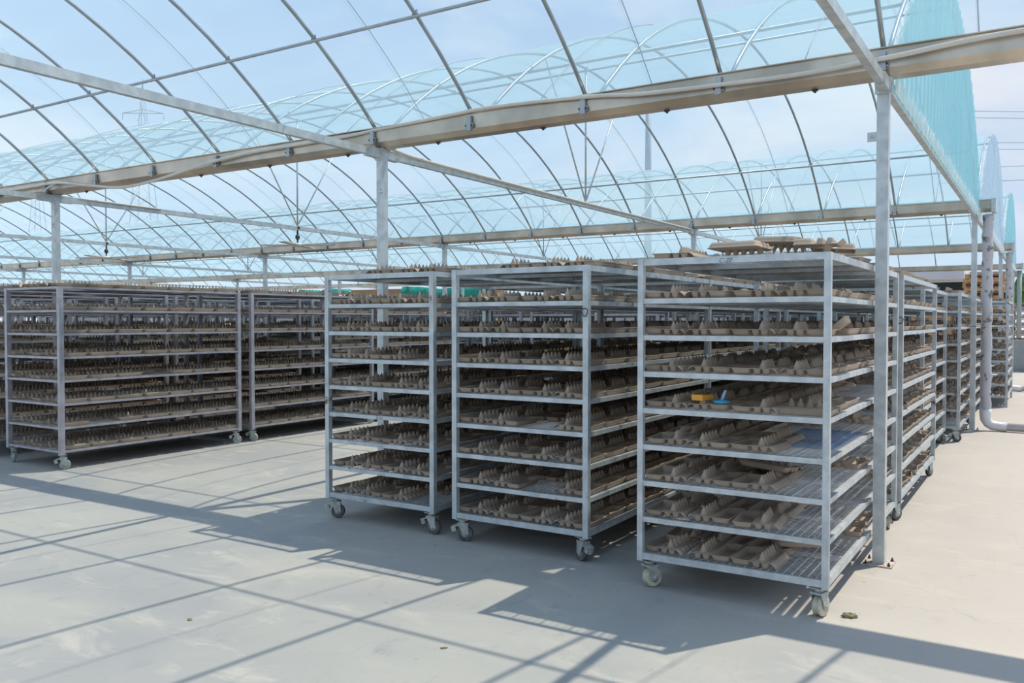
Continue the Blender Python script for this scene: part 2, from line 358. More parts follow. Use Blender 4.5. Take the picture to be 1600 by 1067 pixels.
# ------------------------------------------------------------------ hoses
def smooth(pts, n=6):
    pts = [Vector(p_) for p_ in pts]; out = []
    for i in range(len(pts)-1):
        p0 = pts[max(i-1, 0)]; p1 = pts[i]; p2 = pts[i+1]; p3 = pts[min(i+2, len(pts)-1)]
        for k in range(n):
            u = k/n
            out.append(.5*((2*p1)+(p2-p0)*u+(2*p0-5*p1+4*p2-p3)*u*u+(3*p1-p0-3*p2+p3)*u**3))
    return out+[pts[-1]]
mb = MB(); mb.tube(smooth([(2.4, 5.46, 3.09), (.6, 5.46, 3.085), (-.13, 5.46, 3.085), (-.44, 5.46, 3.075), (-.80, 5.46, 3.05), (-1.33, 5.465, 3.03), (-1.81, 5.465, 3.04), (-2.4, 5.47, 3.06), (-2.8, 5.48, 3.10), (-3.6, 5.48, 3.135), (-4.3, 5.49, 3.12), (-4.75, 5.50, 3.11), (-5.1, 5.49, 3.09), (-5.6, 5.48, 3.08), (-6.3, 5.47, 3.07), (-6.8, 5.46, 3.04), (-7.3, 5.46, 2.985), (-7.8, 5.46, 2.93), (-8.34, 5.46, 2.91), (-8.92, 5.46, 2.98), (-9.54, 5.46, 3.06), (-10.1, 5.46, 3.06), (-11, 5.46, 3.06)]), .015, 8)
thing('water_hose', 'pale hose running and sagging along the face of the nearest gutter', 'hose', None, mb.mesh('hose', M_hose))
mb = MB(); mb.tube(smooth([(-4.79, 5.52, 3.12), (-4.78, 5.52, 3.06), (-4.78, 5.58, 2.985), (-4.79, 5.72, 2.965), (-4.81, 6.1, 2.952), (-4.815, 7.1, 2.945), (-4.815, 8.4, 2.94), (-4.815, 10.1, 2.94), (-4.815, 13.0, 2.945)]), .014, 8)
thing('water_hose', 'pale hose dropping from the gutter and following the tie beam away', 'hose', None, mb.mesh('hose', M_hose))
mb = MB(); mb.tube(smooth([(-9.6, 5.48, 3.06), (-9.75, 5.45, 3.0), (-9.9, 5.6, 2.97), (-9.83, 6.0, 2.955), (-9.82, 7.0, 2.95)]), .012, 8)
thing('water_hose', 'short pale hose looping around the head of the left post', 'hose', None, mb.mesh('hose', M_hose))

# ceiling fans under the second bay ties
hub = MB(); hub.tube([(0, 0, 0), (0, 0, .02), (0, 0, .05), (0, 0, .06)], [.05, .09, .08, .03], 14)
rod = MB(); rod.tube([(0, 0, .06), (0, 0, .12)], .012, 8); rod.tube([(0, 0, .10), (0, 0, .13), (0, 0, .17), (0, 0, .19)], [.012, .035, .035, .012], 10)
rod.tube([(0, 0, .19), (0, 0, .30)], .014, 8); rod.box(-.03, .03, -.02, .02, .27, .31)
bl = MB(); bl.prism([(.09, -.01), (.56, -.012), (.60, .0), (.56, .008), (.09, .006)], 'y', -.06, .06)
hub_me, rod_me, bl_me = hub.mesh('hub', M_white), rod.mesh('hanging_rod', M_dark), bl.mesh('blade', M_hose)
for j, fx in enumerate((9, 14, 19)):
    f_ = thing('ceiling_fan', f'small ceiling fan hung below the second bay tie beams, {ordw(j+1)} from the right', 'fan', 'ceiling fans', None, (X0-fx, 9.42, 2.64))
    link('motor_hub', hub_me, f_); link('hanging_rod', rod_me, f_)
    for a in range(4): link('blade', bl_me, f_, (0, 0, .03), (0, 0, math.radians(25+90*a)))

# ------------------------------------------------------------------ drying racks
W_, LEN = 1.03, 2.25
def rack_kit(mat_, lv, postw, tag):
    k = {}
    h = postw/2
    mb = MB(); mb.box(-h, h, -h, h, .155, lv[-1]); k['post'] = mb.mesh('post_'+tag, mat_)
    rails = []
    for i, z in enumerate(lv):
        mb = MB(); rh = (.036 if i in (0, len(lv)-1) else .028) if len(lv) == 9 else .022
        x0, x1, y0, y1 = postw, W_-postw, postw, LEN-postw
        mb.box(x0, x1, .004, .024, z-rh, z); mb.box(x0, x1, LEN-.024, LEN-.004, z-rh, z)
        mb.box(.004, .024, y0, y1, z-rh, z); mb.box(W_-.024, W_-.004, y0, y1, z-rh, z)
        for yy in (.56, 1.125, 1.69): mb.box(.024, W_-.024, yy-.012, yy+.012, z-rh, z-.012)
        rails.append(mb.mesh('rails_'+tag, mat_))
    k['rails'] = rails
    mb = MB()
    for j in range(13):
        x = .03+(W_-.06)*j/12; w = .0045 if j % 2 == 0 else .0016; mb.box(x-w, x+w, .024, LEN-.024, -.007, -.004 if j % 2 else -.002)
    for j in range(1, 25):
        if j % 2:
            x = .03+(W_-.06)*j/24; mb.box(x-.0012, x+.0012, .024, LEN-.024, -.006, -.0036)
    for j in range(80):
        y = .03+(LEN-.06)*j/79; mb.box(.024, W_-.024, y-.0012, y+.0012, -.0036, -.001)
    k['deck'] = mb.mesh('deck_'+tag, M_wire)
    # everything in one mesh for racks far away
    mb = MB()
    for px, py in ((h, h), (W_-h, h), (h, LEN-h), (W_-h, LEN-h)): mb.box(px-h, px+h, py-h, py+h, .0, lv[-1])
    for i, z in enumerate(lv):
        mb.box(postw, W_-postw, .004, .024, z-.034, z); mb.box(postw, W_-postw, LEN-.024, LEN-.004, z-.034, z)
        mb.box(.004, .024, postw, LEN-postw, z-.034, z); mb.box(W_-.024, W_-.004, postw, LEN-postw, z-.034, z)
        for j in range(14):
            x = .04+(W_-.08)*j/13; mb.box(x-.008, x+.008, .024, LEN-.024, z-.006, z-.003)
        for j in range(24):
            y = .04+(LEN-.08)*j/23; mb.box(.024, W_-.024, y-.008, y+.008, z-.0025, z)
    k['far'] = mb.mesh('far_rack_'+tag, mat_)
    k['lv'] = lv; k['h'] = h
    return k
LV9 = [.20+.203*i for i in range(8)]+[1.84]
LV8 = [.195+.235*i for i in range(8)]
KA = rack_kit(M_galv, LV9, .033, 'galvanised'); KB = rack_kit(M_rackold, LV9, .037, 'rusty'); KD = rack_kit(M_purple, LV8, .046, 'bolted')
def caster_kit(wm, r, w, brake):
    fk = MB(); fk.box(-.042, .042, -.035, .035, .148, .155); fk.tube([(0, 0, .128), (0, 0, .148)], .026, 12)
    fk.box(-.032, .040, -w-.010, w+.010, .118, .130)
    for s_ in (-1, 1):
        ya = s_*(w+.004); yb = s_*(w+.0075); y0, y1 = min(ya, yb), max(ya, yb)
        fk.add([(-.030, y0, .120), (.040, y0, .120), (.040, y0, .055), (.018, y0, .038), (.002, y0, .045), (-.030, y1, .120), (.040, y1, .120), (.040, y1, .055), (.018, y1, .038), (.002, y1, .045)],
               [(0, 1, 2, 3, 4), (9, 8, 7, 6, 5), (0, 5, 6, 1), (1, 6, 7, 2), (2, 7, 8, 3), (3, 8, 9, 4), (4, 9, 5, 0)])
    fk.tube([(.020, -w-.012, r), (.020, w+.012, r)], .008, 8)
    wh = MB()
    wh.tube([(.020, -w, r), (.020, -w*.93, r), (.020, -w*.5, r), (.020, 0, r), (.020, w*.5, r), (.020, w*.93, r), (.020, w, r)], [r*.80, r*.93, r, r*.985 if brake else r*.84, r, r*.93, r*.80], 24)
    hb = MB(); hb.tube([(.020, -w-.003, r), (.020, w+.003, r)], r*.5, 16)
    bk = MB()
    M0 = Matrix.Translation((-.035, 0, .112)) @ Matrix.Rotation(math.radians(-18), 4, 'Y')
    bk.box(-.045, .02, -w-.012, w+.012, -.004, .004, M0); bk.box(-.048, -.018, -w-.006, w+.006, -.034, .0, M0)
    return fk.mesh('fork', M_fork), wh.mesh('wheel', wm), hb.mesh('wheel_hub', M_fork), (bk.mesh('brake_pedal', M_fork) if brake else None)
CA = caster_kit(M_cream, .056, .023, False); CB = caster_kit(M_darkw, .052, .017, True); CD = caster_kit(M_greyw, .052, .016, True)
RACKS = []
def rack(x, y, kit, cast, label, group, phrase, near=True, rots=None, castpos=.10):
    r = thing('drying_rack', label, 'rack', group, None, (x, y, 0)); RACKS.append(dict(x=x, y=y, kit=kit, phrase=phrase, near=near))
    h = kit['h']
    if not near:
        link('rack_frame', kit['far'], r); return r
    for px, py in ((h, h), (W_-h, h), (h, LEN-h), (W_-h, LEN-h)): link('corner_post', kit['post'], r, (px, py, 0))
    for i, z in enumerate(kit['lv']):
        link('shelf_frame', kit['rails'][i], r); link('wire_shelf', kit['deck'], r, (0, 0, z))
    for i, (px, py) in enumerate(((.055, .05), (W_-.055, .05), (.055, LEN-.05), (W_-.055, LEN-.05))):
        rz = (rots or [0, 0, 0, 0])[i]
        c_ = link('caster', cast[0], r, (px, py, 0), (0, 0, math.radians(rz)))
        link('wheel', cast[1], c_); link('wheel_hub', cast[2], c_)
        if cast[3]: link('brake_pedal', cast[3], c_)
    return r
rA = rack(-1.938, 4.395, KA, CA, 'galvanised drying rack on cream wheels, front right beside the bolted post', 'drying racks', 'rightmost front rack', rots=[60, 75, 10, 100])
rB = rack(-3.405, 4.645, KB, CB, 'rust-spotted drying rack, middle of the three front racks', 'drying racks', 'middle front rack', rots=[25, 150, 30, 60])
rC = rack(-4.625, 4.690, KB, CB, 'rust-spotted drying rack, leftmost of the three front racks', 'drying racks', 'leftmost front rack', rots=[35, 5, 80, 20])
rD = rack(-9.34, 4.76, KD, CD, 'purple-grey bolted drying rack at far left, nearest of the left block', 'drying racks', 'left bolted rack', rots=[-30, 60, 0, 62])
rE = rack(-9.33, 7.16, KD, CD, 'purple-grey bolted drying rack directly behind the nearest rack of the left block', 'drying racks', 'second left rack', rots=[0, 25, 0, 60])
rF = rack(-1.935, 6.86, KB, CB, 'rust-spotted drying rack just behind the bolted post on the right', 'drying racks', 'rack behind post', rots=[0, 60, 0, 70])
RN = ['second', 'third', 'fourth', 'fifth', 'sixth', 'seventh', 'eighth']
ys = [6.87, 9.32, 11.76, 14.3, 16.75, 19.2]
cols = [(-1.93, 'right'), (-3.40, 'middle'), (-4.64, 'left')]
for ri, y in enumerate(ys):
    for ci, (x, cn) in enumerate(cols):
        if ri == 0 and ci == 0: continue
        dx = random.uniform(-.03, .03); far = y > 12.5
        if ci == 0: dx = [-.0, -.02, .0, -.03, -.02, -.03][ri]
        if ci == 0 and ri > 3: continue
        if ci == 2 and y > 11 and y < 13: y2 = y
        rack(x+dx-(.12 if ri == 1 and ci == 0 else 0), y+random.uniform(-.04, .04), KB, CB, f'steel drying rack in the {cn} column of the front block, {ordw(ri+2)} row back', 'drying racks', f'{cn} column {ordw(ri+2)} row', near=not far, rots=[random.uniform(0, 180) for _ in range(4)])
rack(-1.60, 16.9, KB, CB, 'steel drying rack beyond the wrapped downpipe on the right', 'drying racks', 'rack beyond downpipe', near=False)
rack(-1.75, 19.3+1.7, KB, CB, 'distant steel drying rack near the farthest downpipe', 'drying racks', 'farthest right rack', near=False)
for ri, y in enumerate([12.0, 14.45, 16.9, 19.2]):
    for ci, x in enumerate([-5.98, -7.2, -8.4]):
        rack(x, y, KD, CD, f'steel drying rack closing the aisle end, {ordw(ri+1)} row, {ordw(ci+1)} from the right', 'drying racks', 'aisle end', near=False)
lx = [-9.34, -10.80, -12.05, -13.3, -14.55, -16.0, -17.3, -18.6, -19.9, -21.2, -22.5]
ly = [4.76, 7.17, 9.60, 12.05, 14.5, 16.9, 19.2]
for ri, y in enumerate(ly):
    for ci, x in enumerate(lx):
        if ci == 0 and ri < 2: continue
        if ri < 2 and ci > 5: continue
        if ri == 3 and ci in (4, 8): continue
        near = (ci < 2 and ri < 3)
        rack(x+random.uniform(-.04, .04), y+random.uniform(-.04, .04), KD if (ci+ri) % 3 else KB, CD, f'steel drying rack of the left block, {ordw(ri+1)} row back, {ordw(ci+1)} column from the aisle', 'drying racks', f'left block', near=near, rots=[random.uniform(0, 180) for _ in range(4)])

# pen mark on the top rail of the front right rack
cu = bpy.data.curves.new('handwriting', 'FONT'); cu.body = 'C-20'; cu.size = .034; cu.extrude = .0003; cu.offset = -.0004; cu.materials.append(M_ink); cu.shear = .3
tmp_ = bpy.data.objects.new('t', cu); C.objects.link(tmp_); bpy.context.view_layer.update(); hw = bpy.data.meshes.new_from_object(tmp_.evaluated_get(bpy.context.evaluated_depsgraph_get())); bpy.data.objects.remove(tmp_)
link('handwriting', hw, rA, (.46, .0035, 1.806), (math.radians(90), 0, 0), label='faint handwritten mark in dark pen')

# ------------------------------------------------------------------ egg cartons
# local frame: x 0..: lid [-.120,-.014], tray [-.014,.090], flap [.090,.122]; y along the carton (.29 m); z=0 on the shelf
def lid_mesh(seg=4, hi=True):
    mb = MB(); cx = -.067; rings = []
    def ring(hx, hy, r, z):
        pts = []
        for qx, qy, a0 in ((1, 1, 0), (-1, 1, 90), (-1, -1, 180), (1, -1, 270)):
            for k in range(seg+1):
                a = math.radians(a0+90*k/seg); pts.append((cx+qx*(hx-r)+r*math.cos(a), qy*(hy-r)+r*math.sin(a), z))
        return pts
    spec = [(.050, .142, .012, .0305), (.054, .147, .012, .0345), (.0525, .1455, .012, .036), (.0485, .141, .012, .0345), (.044, .136, .014, .018), (.038, .129, .016, .004), (.030, .118, .014, .003), (.024, .110, .010, .006)] if hi else \
           [(.054, .147, .012, .035), (.040, .131, .012, .003)]
    R2 = [ring(*s_) for s_ in spec]; n = len(R2[0]); vs = [v for r in R2 for v in r]; fs = []
    for i in range(len(R2)-1):
        for k in range(n): fs.append((i*n+k, i*n+(k+1) % n, (i+1)*n+(k+1) % n, (i+1)*n+k))
    fs.append(tuple(range((len(R2)-1)*n, len(R2)*n))); mb.add(vs, fs, hi)
    return mb
def tray_h(u, v):
    # u across 0..1 (.104 m), v along 0..1 (.294 m)
    X = u*.104; Y = v*.294; mx_, my = .005, .006
    if X < mx_ or X > .104-mx_ or Y < my or Y > .294-my: return .035
    cw = (.104-2*mx_)/2; ch = (.294-2*my)/6
    fx = ((X-mx_) % cw)/cw-.5; fy = ((Y-my) % ch)/ch-.5
    d = max(abs(fx), abs(fy))*.55+math.hypot(fx, fy)*.45
    t_ = min(1, max(0, (d-.22)/.24)); z = .003+.031*(t_*t_*(3-2*t_))
    # centre line cones between cup rows
    for j in range(1, 6):
        r = math.hypot(X-.052, (Y-my-j*ch)*1.05)
        if r < .021: z = max(z, .026+.058*(1-(r/.021))**.75)
    if abs(X-.052) < .006: z = max(z, .022)
    return z
def tray_mesh(nx, ny, hi=True):
    mb = MB(); vs = []; fs = []
    for j in range(ny+1):
        for i in range(nx+1):
            vs.append((-.014+.104*i/nx, -.147+.294*j/ny, tray_h(i/nx, j/ny)))
    for j in range(ny):
        for i in range(nx): a = j*(nx+1)+i; fs.append((a, a+1, a+nx+2, a+nx+1))
    mb.add(vs, fs, hi); return mb
def tray_low():
    mb = MB(); xs = [-.014, .013, .038, .063, .090]; vs = []; fs = []
    ysl = [-.147]+[-.141+.047*(k+.5)/1 if False else None for k in range(0)]
    yy = [-.147]
    for k in range(6): yy.append(-.141+.047*(k+.5)); yy.append(-.141+.047*(k+1))
    yy[-1] = .147
    for j, y in enumerate(yy):
        for i, x in enumerate(xs):
            z = .035
            if j % 2 and i in (1, 3): z = .002
            elif j % 2 and i == 2: z = .020
            elif j % 2 == 0 and i in (1, 3) and 0 < j < 12: z = .030
            elif j % 2 == 0 and i == 2 and 0 < j < 12: z = .034
            vs.append((x, y, z))
    for j in range(12):
        for i in range(4): a = j*5+i; fs.append((a, a+1, a+6, a+5))
    mb.add(vs, fs)
    for j in range(1, 6):
        y = -.141+.047*j; c_ = [(.038-.014, y, .028), (.038, y-.014, .028), (.038+.014, y, .028), (.038, y+.014, .028)]
        tp = [(.038-.004, y, .080), (.038, y-.004, .080), (.038+.004, y, .080), (.038, y+.004, .080)]
        mb.add(c_+tp, [(0, 1, 5, 4), (1, 2, 6, 5), (2, 3, 7, 6), (3, 0, 4, 7), (4, 5, 6, 7)], False)
    return mb
def flap_mesh(n=36, m=5, hi=True):
    mb = MB(); vs = []; fs = []
    for j in range(n+1):
        y = -.138+.276*j/n; w = abs(math.sin(math.pi*6*j/n))**.7
        for i in range(m+1):
            u = i/m; x = .090+.036*u; z = .036-.028*u**1.3+.011*w*math.sin(math.pi*min(1, u*1.0))
            if i == m: x += .006*w-.004; z = .010+.003*w
            vs.append((x, y, z))
    for j in range(n):
        for i in range(m): a = j*(m+1)+i; fs.append((a, a+1, a+m+2, a+m+1))
    mb.add(vs, fs, hi); return mb
def solid(mb, name, th=.0018):
    me = mb.mesh(name, M_pulp); bm = bmesh.new(); bm.from_mesh(me)
    bmesh.ops.recalc_face_normals(bm, faces=bm.faces); bmesh.ops.solidify(bm, geom=bm.faces[:], thickness=th)
    for f in bm.faces: f.smooth = True
    bm.to_mesh(me); bm.free(); me.update(); return me
lid_me = solid(lid_mesh(), 'lid'); tray_me = solid(tray_mesh(26, 72), 'egg_tray'); flap_me = solid(flap_mesh(), 'locking_flap')
def join(mbs, name, hi=True):
    o = MB()
    for m_ in mbs: o.add(m_.v, m_.f, False); o.smooth[-len(m_.f):] = m_.smooth
    return o
whole = join([lid_mesh(), tray_mesh(16, 48), flap_mesh(24, 3)], 'egg_carton'); whole_me = whole.mesh('egg_carton', M_pulp)
mid = join([lid_mesh(2), tray_mesh(8, 24, True), flap_mesh(12, 2)], 'm')
low = join([lid_mesh(1, False), tray_low(), flap_mesh(6, 1, False)], 'l')

CART = []   # every carton: dict
rnd = random.Random(11)
camv = Vector((0, 0, 1.5)); fwd = Vector((-math.sin(math.radians(32.19)), math.cos(math.radians(32.19)), 0))
def vis(p_):
    d = Vector(p_)-camv; z = d.dot(fwd)
    if z < .5: return False
    x = d.dot(Vector((fwd.y, -fwd.x, 0)))/z*1330+800
    return -30 < x < 1630
CX = [.145, .392, .638, .885]
SLOTS = {}
for ri, r in enumerate(RACKS):
    lv = r['kit']['lv']; ph = r['phrase']; isA = ph == 'rightmost front rack'; isF = r['x'] > -2.2 and not isA
    for li, z in enumerate(lv):
        for row in range(7):
            for col in range(4):
                x = r['x']+CX[col]; y = r['y']+.175+row*.316
                if li == len(lv)-1 and r['kit'] is KB:
                    if row == 6: continue
                    y += .13
                if not vis((x, y, z)): continue
                if not r['near'] and not (li == len(lv)-1 or row in (0,) or col == 3 or (row == 6 and li > 3)): continue
                ppres = .97
                if isA:
                    if li <= 3 and col == 3: ppres = 0 if row < 2 else .45
                    elif li <= 3 and col == 2: ppres = 1 if row < (1 if li in (1,) else 2) else .55
                    elif li <= 3: ppres = 1 if row < 2 else .8
                    if li == 4 and col == 3: ppres = 1 if row == 0 else .3
                if li == len(lv)-1: ppres = .9 if not isA else .8
                if ph.startswith('left block') and rnd.random() < .04: continue
                if rnd.random() > ppres: continue
                odd = col % 2
                rz = (math.pi if odd else 0)+rnd.gauss(0, .08 if isF else .055 if isA else .03)
                if isA and li == 6 and row == 1 and col == 3: continue
                if isA and li == 4 and row == 0 and col == 3: rz = math.pi/2
                x += rnd.uniform(-.005, .005); y += rnd.uniform(-.012, .012)
                tilt = rnd.gauss(0, .012); zz = z+.0005; state = 'open'
                if isF and rnd.random() < .25: state = 'raised lid'
                # score of how large it shows
                dd = (Vector((x, y, z))-camv).length
                aisle = col == 3 and (isA or isF or r['x'] < -9 and r['x'] > -9.5 or ph in ('middle front rack',))
                w = max(.45**row, (.85 if aisle else .05)*(1 if col == 3 else 0))
                if not r['near']: w *= .25
                if r['y'] > 6.5 and not aisle: w *= .15
                if isA and li < 4: w = max(w, .6**row)
                if li == len(lv)-1: w = max(w*.8, .3)
                CART.append(dict(x=x, y=y, z=zz, rz=rz, tilt=tilt, li=li, row=row, col=col, ph=ph, sc=w/dd**2, dd=dd, state=state, nl=len(lv)))
# a few cartons lying untidily on the front right rack: overturned, propped or doubled up
ax, ay = -1.938, 4.395
SPECIAL = [
 (.915, .60, 1.842, 180, -4, 192, 'overturned egg carton jutting over the top right corner of the front right rack'),
 (.68, .50, 1.878, 184, 5, 70, 'overturned egg carton lying highest on top of the front right rack'),
 (.50, .26, 1.842, 180, 3, 82, 'overturned egg carton left of the highest one on the front right rack top'),
 (.92, .24, 1.842, 181, 0, 8, 'overturned egg carton at the front right corner of the front right rack top'),
 (.14, .28, 1.76, 0, 0, 4, 'upright open egg carton at the left end of the front right rack top'),
]
def near_special(c_):
    return c_['ph'] == 'rightmost front rack' and c_['li'] == 8 and c_['row'] < 3 and c_['col'] > 0
CART = [c_ for c_ in CART if not near_special(c_)]
CART = [c_ for c_ in CART if not (c_['ph'] == 'rightmost front rack' and c_['li'] == 8 and c_['row'] == 0)]
CART.sort(key=lambda c_: -c_['sc'])
NS = len(SPECIAL)+3
ind = CART[:300-NS]; rest = CART[300-NS:]
def carton_parts(name, label, loc, rot, lidrot=0.):
    o = thing(name, label, 'egg carton', 'open egg cartons', None, loc, rot)
    if lidrot: link('lid', lid_me, o, (-.014, 0, .034), (0, lidrot, 0)).data = lid_hinge_me
    else: link('lid', lid_me, o)
    link('egg_tray', tray_me, o); link('locking_flap', flap_me, o); return o
lid_hinge_me = lid_me.copy(); lid_hinge_me.transform(Matrix.Translation((.014, 0, -.034)))
CW = ['first', 'second', 'third', 'rightmost']
for i, c_ in enumerate(ind):
    lab = f"open egg carton, {CW[c_['col']]} across, row {ordw(c_['row']+1)}, {'top' if c_['li']==c_['nl']-1 else ordw(c_['li']+1)} shelf, {c_['ph']}"
    rot = (0, c_['tilt'], c_['rz']); loc = (c_['x'], c_['y'], c_['z'])
    if i < 130: carton_parts('egg_carton', lab, loc, rot, math.radians(38) if c_['state'] != 'open' else 0)
    else: thing('egg_carton', lab, 'egg carton', 'open egg cartons', whole_me, loc, rot)
for x, y, z, rx, ry, rz, lab in SPECIAL:
    carton_parts('egg_carton', lab, (ax+x, ay+y, z+.083), (math.radians(rx), math.radians(ry), math.radians(rz)))
carton_parts('egg_carton', 'egg carton with lid propped up steeply, right side of the rightmost front rack', (ax+.90, ay+.60, LV9[6]+.002), (0, 0, math.radians(186)), math.radians(42))
carton_parts('egg_carton', 'egg carton lying crosswise on top of others, second shelf of rightmost front rack', (ax+.60, ay+.50, LV9[2]+.045), (math.radians(4), math.radians(6), math.radians(80)))
carton_parts('egg_carton', 'egg carton tipped onto its neighbour, bottom shelf of the rightmost front rack', (ax+.76, ay+.52, LV9[0]+.02), (0, math.radians(12), math.radians(118)))
# all remaining cartons
def batch(base, items):
    V = np.array(base.v); out = np.empty((len(items), len(V), 3))
    for i, c_ in enumerate(items):
        M_ = np.array(Euler((0, c_['tilt'], c_['rz'])).to_matrix()); out[i] = V @ M_.T+(c_['x'], c_['y'], c_['z'])
    F = base.f; nl = np.array([len(f) for f in F]); idx = np.concatenate([np.array(f) for f in F])
    n = len(items)
    return out.reshape(-1, 3), (idx[None, :]+(np.arange(n)*len(V))[:, None]).ravel(), np.tile(nl, n), np.tile(np.array(base.smooth), n)
r1 = [c_ for c_ in rest if c_['dd'] < 10.5]; r2 = [c_ for c_ in rest if c_['dd'] >= 10.5]
va, ia, la, sa = batch(mid, r1); vb, ib, lb, sb = batch(low, r2)
V = np.vstack([va, vb]); I = np.concatenate([ia, ib+len(va)]); Ln = np.concatenate([la, lb]); Sm = np.concatenate([sa, sb])
me = bpy.data.meshes.new('egg_cartons'); me.vertices.add(len(V)); me.vertices.foreach_set('co', V.ravel())
me.loops.add(len(I)); me.loops.foreach_set('vertex_index', I.astype(np.int32))
me.polygons.add(len(Ln)); me.polygons.foreach_set('loop_start', np.concatenate([[0], np.cumsum(Ln)[:-1]]).astype(np.int32))
me.polygons.foreach_set('use_smooth', Sm); me.materials.append(M_pulp); me.update(calc_edges=True); me.validate()
o = thing('egg_carton', 'the many further open pulp egg cartons filling the shelves behind', 'egg carton', 'open egg cartons', me); o['kind'] = 'stuff'
print('cartons', len(CART), 'verts', len(V), 'racks', len(RACKS))

# ------------------------------------------------------------------ small things on the front right rack and on the floor
mb = MB(); mb.box(-.033, .033, -.06, .06, 0, .028); mb.box(-.033, .033, -.06, -.05, .028, .031)
bm_o = thing('scrubbing_sponge', 'orange rectangular scrubbing block lying on a carton, middle shelf of right rack', 'sponge', None, mb.mesh('sponge', M_orange), (ax+.335, ay+.12, LV9[4]+.052), (0, 0, math.radians(-10)))
mb = MB(); mb.tube([(0, 0, 0), (0, 0, .006), (0, 0, .016), (0, 0, .020)], [.040, .045, .043, .020], 20)
br = thing('scrubbing_brush', 'round blue brush head with a pale blue handle sticking up, beside the orange block', 'brush', None, None, (ax+.445, ay+.11, LV9[4]+.037))
link('brush_head', mb.mesh('brush_head', M_blue), br)
mb = MB(); mb.tube([(0, 0, .012), (.022, .0, .075)], [.008, .007], 10); link('handle', mb.mesh('handle', M_blueh), br)
for li, y0, y1, x0, x1, nm in ((3, .32, 1.2, .62, .985, 'fourth'), (5, .5, 1.8, .70, .985, 'sixth')):
    mb = MB(); vs = []; n_, m_ = 16, 8
    for j in range(n_+1):
        for i in range(m_+1):
            vs.append((ax+x0+(x1-x0)*i/m_, ay+y0+(y1-y0)*j/n_, LV9[li]+.003+.0015*math.sin(i*1.7+j)))
    mb.add(vs, [(j*(m_+1)+i, j*(m_+1)+i+1, (j+1)*(m_+1)+i+1, (j+1)*(m_+1)+i) for j in range(n_) for i in range(m_)], True)
    thing('plastic_sheet', f'thin blue plastic sheet lying on the {nm} shelf of the rightmost front rack', 'sheet', None, mb.mesh('sheet', M_bsheet))
bm = bmesh.new(); bmesh.ops.create_icosphere(bm, subdivisions=3, radius=1)
rr_ = random.Random(5)
for v in bm.verts:
    k = 1+.35*math.sin(v.co.x*5+1)*math.cos(v.co.y*6); v.co = Vector((v.co.x*.035*k, v.co.y*.02*k, max(0, v.co.z*.014*k+.008)))
me = bpy.data.meshes.new('scrap'); bm.to_mesh(me); bm.free(); me.materials.append(M_scrap)
thing('pulp_scrap', 'small crumpled brown scrap on the floor right of the cream front wheel', 'scrap', None, me, (-.83, 4.52, 0), (0, 0, .5))
for (x, y, s_, lab) in ((-3.62, 2.72, .5, 'tiny dark scrap on the open floor at lower left'), (-2.32, 3.10, .45, 'tiny pale scrap on the open floor near the middle')):
    o_ = thing('floor_scrap', lab, 'scrap', None, me, (x, y, 0), (0, 0, x)); o_.scale = (s_, s_, s_*.6)
# loose wire ties hanging on two rack posts
for r_, (px, py, pz), lab in ((rB, (W_+.0, -.004, 1.55), 'm'), (rF, (W_, -.004, 1.5), 'k')):
    mb = MB(); mb.tube([(.0+.02*math.cos(a)*(1+.2*math.sin(3*a)), -.006, .025*math.sin(a)) for a in [i*.35 for i in range(22)]], .003, 5)
    link('wire_tie', mb.mesh('wire_tie', M_dark), r_, (px-.02, py, pz))

# ------------------------------------------------------------------ downpipes
for i, nm in ((1, 'nearest'), (2, 'second')):
    yg = YG[i]; mb = MB(); pts = []; rads = []
    for k in range(60):
        z = 2.93-(2.93-.20)*k/59; pts.append((-.705+.006*math.sin(k*.7), yg+.0+.004*math.cos(k*.9), z)); rads.append(.066+.004*math.sin(k*2.3)+(.008 if k in (10, 22, 35, 47) else 0))
    mb.tube(pts, rads, 16)
    pp = thing('downpipe', f'vertical rain downpipe in dirty grey wrap, {nm} of the downpipes on the right', 'pipe', None, mb.mesh('wrapped_pipe', M_wrap))
    mb = MB(); mb.tube([(-.705, yg, .30), (-.705, yg, .24), (-.70, yg, .16), (-.67, yg, .105), (-.62, yg, .075), (-.55, yg, .068), (-.45, yg, .066)], [.074, .074, .070, .066, .064, .062, .062], 18)
    link('elbow', mb.mesh('elbow', M_pvc), pp, label='white pipe elbow')
    mb = MB(); mb.tube([(-.47, yg, .066), (4.5, yg, .066)], .054, 18)
    link('floor_pipe', mb.mesh('floor_pipe', M_pvc), pp, label='white pipe lying along the floor')
    mb = MB(); mb.tube([(-.90, yg-.042, 1.42), (-.62, yg-.07, 1.42), (-.63, yg+.07, 1.42)], .006, 6)
    link('pipe_strap', mb.mesh('strap', M_fork), pp)
mb = MB(); mb.tube([(-.705, YG[3], 2.93), (-.705, YG[3], 1.0)], .06, 12)
thing('downpipe', 'short distant grey downpipe ending above the low grey wall', 'pipe', None, mb.mesh('pipe', M_greyw))

